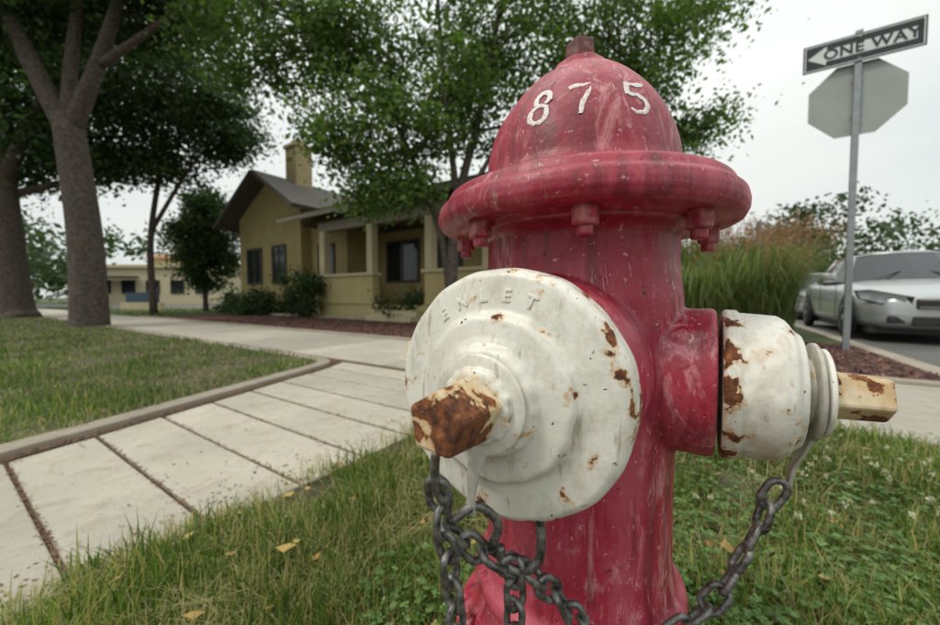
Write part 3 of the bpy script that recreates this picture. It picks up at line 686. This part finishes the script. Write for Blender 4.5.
def pent(name,org,ax,r0,r1,t0,t1,mat,parent,segs=5,wear=1.0,rot=0):
    a,b,c=frame(ax); org=Vector(org); V=[];F=[];N=6
    for i in range(N+1):
        f=i/N; r=r0+(r1-r0)*f
        for k in range(segs):
            an=rot+2*math.pi*k/segs; V.append(org+(a*math.cos(an)+b*math.sin(an))*r+c*(t0+(t1-t0)*f))
    for i in range(N):
        for k in range(segs): F.append((i*segs+k,i*segs+(k+1)%segs,(i+1)*segs+(k+1)%segs,(i+1)*segs+k))
    F.append(tuple(range(segs-1,-1,-1))); F.append(tuple(N*segs+k for k in range(segs)))
    o=obj(name,V,F,mat,parent,bevel=.0024); at=o.data.attributes.new('wear','FLOAT','POINT'); at.data.foreach_set('value',[wear*(.6+.4*(i/N)) for i in range(N+1) for k in range(segs)])
    return o
NUTD=NT('worn_dark_nut'); NUTD.set(NUTD.ramp(NUTD.noise(90,6,.7),[(.35,(.05,.02,.016)),(.55,(.14,.03,.03)),(.7,(.22,.16,.13))]),.6); NUTD.bump(NUTD.noise(200,4),.5,.001)
pent('operating_nut',O,(0,0,1),.0175,.0150,.2458,.2715,NUTD.m,HY,rot=.5)
pb=[]
for k in range(8):
    a=math.radians(-90-14+45*k); c=O+Vector((.1265*math.cos(a),.1265*math.sin(a),0))
    for r,t0,t1,sg in ((.0108,.054,.0735,6),(.0065,.046,.055,12)):
        V,F,_=lathe_data([(r*.9,t0),(r,t0+.002),(r,t1)],c,(0,0,1),sg); pb.append((V,F))
for k in range(8):
    a=math.radians(-90+8+45*k); c=O+Vector((.124*math.cos(a),.124*math.sin(a),0))
    for r,t0,t1,sg in ((.010,-.363,-.348,6),(.006,-.35,-.338,12)):
        V,F,_=lathe_data([(r,t0),(r,t1-.002),(r*.85,t1)],c,(0,0,1),sg); pb.append((V,F))
V_,F_=join(pb); obj('flange_bolts',V_,F_,RED,HY,bevel=.0012)
def W3(lst): return [tuple(q) for q in lin(lst,.0016)]
capO=O+Vector((0,0,PZ))
cap=[(.060,.158,0),(.080,.158,.4),(.0845,.161,.8),(.086,.166,.9),(.086,.180,.6),(.0845,.1855,.9),(.081,.1885,.5),(.076,.1895,.1),(.058,.1925,.1),(.0555,.1945,.35),(.0545,.1985,.35),(.052,.200,.2),(.041,.2015,.1),(.036,.2035,.25),(.0345,.2075,.45),(.0325,.2095,.4),(.026,.2105,.3),(.0245,.213,.3),(.0235,.2185,.5),(.021,.220,.6),(.010,.2203,.6)]
lathe('pumper_cap',W3(cap),capO,p,WHITE,HY,160,sharp=75,rmod=lambda r,t,a:r+.0004*math.sin(a*7)+.0003*math.sin(a*17+2))
pent('pumper_cap_nut',capO,p,.0215,.0185,.219,.258,NUTM,HY,wear=.95,rot=.2)
for i,ch in enumerate('ENLET'):
    ang=math.radians(128-15*i)
    fc=bpy.data.curves.new('cap_letter','FONT'); fc.body=ch; fc.size=.012; fc.extrude=.0006; fc.bevel_depth=.0004; fc.align_x='CENTER'; fc.align_y='CENTER'
    fo=bpy.data.objects.new('cap_letter',fc); link(fo,HY); fc.materials.append(WHITE)
    right=Vector((0,0,1)).cross(p).normalized(); up=Vector((0,0,1))
    rad=(right*math.cos(ang)+up*math.sin(ang)); tan=(right*math.sin(ang)-up*math.cos(ang))
    sl_=Vector(rad*3+p*-.5).normalized(); nn=tan.cross(sl_).normalized()
    R=Matrix((tan,sl_,nn)).transposed().to_4x4()
    fo.matrix_local=Matrix.Translation(capO+rad*.0670+p*.1909)@R
sO=O+Vector((0,0,SZ))
sc1=[(.045,.131,.3),(.0635,.1315,1.2),(.0655,.134,1.5),(.0650,.142,.8),(.0625,.1445,.3),(.0615,.158,.1),(.0605,.170,.2),(.056,.177,.4),(.0500,.181,.5),(.047,.185,.3),(.030,.187,.3),(.0275,.189,.3),(.0265,.193,.3)]
for sg,nm in ((1,'hose_cap'),(-1,'hose_cap_rear')):
    lathe(nm,W3(sc1),sO,s*sg,WHITE,HY,120,sharp=60,rmod=lambda r,t,a:r*(1+.022*max(0,math.cos(a*4))**6 if t<.176 else 1))
    lathe(nm+'_ring',[(.024,.1925),(.0385,.1925),(.040,.1935),(.040,.1958),(.0385,.1968),(.024,.1968)],sO,s*sg,STRAP,HY,64,sharp=40)
    lathe(nm+'_washer',[(.018,.1985),(.034,.1985),(.0355,.1995),(.0355,.2020),(.034,.203),(.018,.203)],sO,s*sg,WHITE,HY,64,sharp=40)
    pent(nm+'_nut',sO,s*sg,.0215,.0190,.2025,.2385,NUTM,HY,wear=.9,rot=.9)
zz=[q[1] for q in prof if .12<q[1]<.235]; rr_=[q[0] for q in prof if .12<q[1]<.235]
def Rz(z): return float(np.interp(z,zz,rr_))
def dpt(psi0,x,y,off,zc=.168):
    z=zc+y*.82; R=Rz(z); ps=psi0+x/R; dR=(Rz(z+.001)-Rz(z-.001))/.002; nrm=Vector((math.sin(ps),-math.cos(ps),-dR)).normalized()
    return O+Vector((R*math.sin(ps),-R*math.cos(ps),z))+nrm*off
def arc(cx,cy,rx,ry,a0,a1,n=22): return [(cx+rx*math.cos(math.radians(a0+(a1-a0)*i/n)),cy+ry*math.sin(math.radians(a0+(a1-a0)*i/n))) for i in range(n+1)]
strokes=[(-38,[arc(.0012,.0098,.0064,.0084,-60,290),arc(-.0006,-.0088,.0082,.0102,70,446)]),
 (-15,[[(-.0110,.0150),(-.004,.0168),(.003,.0166),(.0110,.0192)],[(.0100,.0197),(.0058,.007),(.0005,-.006),(-.0012,-.0188)]]),
 (14,[[(.0120,.0190),(.003,.0166),(-.0057,.0172)],[(-.0052,.0188),(-.0070,.010),(-.0080,.0025)],[(-.0085,.0045),(-.0057,.0038)]+arc(-.0005,-.0077,.0096,.0104,100,-140,20)])]
dp=[]
for psi,sts in strokes:
    for st in sts:
        S=[np.array(q) for q in crom(st,5)] if len(st)>2 else [np.array(q) for q in st]
        V=[];F=[]; n=len(S); ph=random.random()*50
        for i in range(n):
            t=S[min(i+1,n-1)]-S[max(i-1,0)]; t=t/(np.linalg.norm(t)+1e-9); nn=np.array([-t[1],t[0]])
            f=i/(n-1); tap=min(1,.7+f*5)*(1-.35*f**3)
            for sg in (-1,-.33,.33,1):
                wdt=.0026*tap*(1+.5*mn.noise(Vector((S[i][0]*450,S[i][1]*450,psi+sg*3)))+.35*mn.noise(Vector((ph,f*5,0))))
                q=S[i]+nn*wdt*sg; V.append(dpt(math.radians(psi),q[0],q[1],.0010 if abs(sg)<.9 else .0006))
        for i in range(n-1):
            for k in range(3): F.append((i*4+k,i*4+k+1,i*4+k+5,i*4+k+4))
        dp.append((V,F))
V_,F_=join(dp); obj('painted_numbers',V_,F_,DIG,HY,smooth=True)
def linkpts(c,t,nrm,L=.027,Wd=.0175,r=.0024):
    R=Wd/2-r; hl=L/2-r-R; pts=[]
    for i in range(9):
        a=-math.pi/2+math.pi*i/8; pts.append(c+t*(hl+R*math.cos(a))+nrm*(R*math.sin(a)))
    for i in range(9):
        a=math.pi/2+math.pi*i/8; pts.append(c+t*(-hl+R*math.cos(a))+nrm*(R*math.sin(a)))
    return tube_data(pts,r,8,closed=True)
def chain(name,path,tw=0,sc=1.0):
    P=[Vector(tuple(q)) for q in crom(path,12)]; pitch=.0178*sc
    out=[]; d=0; target=0
    for a,b in zip(P[:-1],P[1:]):
        L=(b-a).length
        while target<=d+L:
            f=(target-d)/L; out.append((a+(b-a)*f,(b-a).normalized())); target+=pitch
        d+=L
    parts=[]
    for i,(c,t) in enumerate(out):
        f=frame(t); an=tw+(math.pi/2)*(i%2)+random.uniform(-.25,.25); nrm=f[0]*math.cos(an)+f[1]*math.sin(an)
        t2=(t+Vector([random.uniform(-.12,.12) for _ in range(3)])).normalized(); nrm=(nrm-t2*nrm.dot(t2)).normalized()
        parts.append(linkpts(c,t2,nrm,.027*sc,.0178*sc,.0025*sc))
    V_,F_=join(parts); return obj(name,V_,F_,STEEL,HY,smooth=True)
def R3(x,y,z): return (x,y,CH+z)
chain('pumper_chain',[R3(-.019,.214,-.118),R3(-.015,.218,-.149),R3(-.012,.223,-.175),R3(-.009,.225,-.205),R3(-.004,.230,-.245),R3(.0,.24,-.30)],.5)
chain('pumper_chain_lower',[R3(-.010,.225,-.150),R3(.006,.232,-.166),R3(.0197,.236,-.176),R3(.042,.243,-.190),R3(.063,.252,-.215),R3(.088,.26,-.248)],.2)
chain('pumper_chain_drop',[R3(.030,.241,-.186),R3(.031,.244,-.215),R3(.028,.245,-.26)],.9)
chain('hose_cap_chain',[R3(.251,.296,-.163),R3(.242,.298,-.190),R3(.229,.298,-.2156),R3(.217,.298,-.240),R3(.193,.298,-.269),R3(.160,.298,-.292),R3(.13,.29,-.31)],.4,1.15)
hk=[]
hk.append(tube_data(crom([R3(-.0195,.206,-.088),R3(-.0205,.208,-.100),R3(-.0200,.211,-.112),R3(-.016,.213,-.121),R3(-.012,.213,-.116)],6),.0028,8))
hk.append(tube_data(crom([R3(.045,.232,-.142),R3(.047,.234,-.160),R3(.045,.236,-.176),R3(.034,.238,-.184),R3(.022,.238,-.178),R3(.020,.237,-.166)],6),.0032,8))
hk.append(tube_data(crom([R3(-.012,.222,-.140),R3(.004,.226,-.132),R3(.018,.230,-.146),R3(.014,.234,-.165)],6),.0030,8))
V_,F_=join(hk); obj('chain_hooks',V_,F_,STEEL,HY,smooth=True)
def strap(name,path,wds,thick,nrm,mat):
    P=[Vector(tuple(q)) for q in crom(path,5)]; n=len(P); V=[];F=[]; nrm=Vector(nrm).normalized()
    for i,q in enumerate(P):
        t=(P[min(i+1,n-1)]-P[max(i-1,0)]).normalized(); sd=t.cross(nrm).normalized(); wd=float(np.interp(i/(n-1),np.linspace(0,1,len(wds)),wds))
        V+=[q-sd*wd-nrm*thick,q+sd*wd-nrm*thick,q+sd*wd+nrm*thick,q-sd*wd+nrm*thick]
    for i in range(n-1):
        a=i*4;b=a+4
        for k in range(4): F.append((a+k,a+(k+1)%4,b+(k+1)%4,b+k))
    F+=[(3,2,1,0),tuple(len(V)-4+k for k in range(4))]
    obj(name,V,F,mat,HY,bevel=.0008)
rt=Vector((0,0,1)).cross(p).normalized()
hub=capO+p*.2125
strap('pumper_cap_strap',[hub+Vector((0,0,-.026))+rt*.000,hub+Vector((0,0,-.040))+rt*(-.002)+p*.002,hub+Vector((0,0,-.056))+rt*(-.004)+p*.002,hub+Vector((0,0,-.072))+rt*(-.006)+p*.0],[.008,.0045,.003,.0035],.0012,p,STRAP)
lathe('pumper_cap_ring',[(.0240,.2115),(.0300,.2115),(.0312,.2125),(.0312,.2140),(.0300,.215),(.0240,.215)],capO,p,WHITE,HY,64,sharp=40)
sr=sO+s*.1948
strap('hose_cap_strap',[sr+Vector((0,0,-.034)),sr+Vector((0,0,-.050))-s*.004,sr+Vector((0,0,-.066))-s*.010,sr+Vector((0,0,-.084))-s*.013],[.014,.0085,.0055,.006],.0016,(s+Vector((0,0,.25))),STRAP)
print('done')
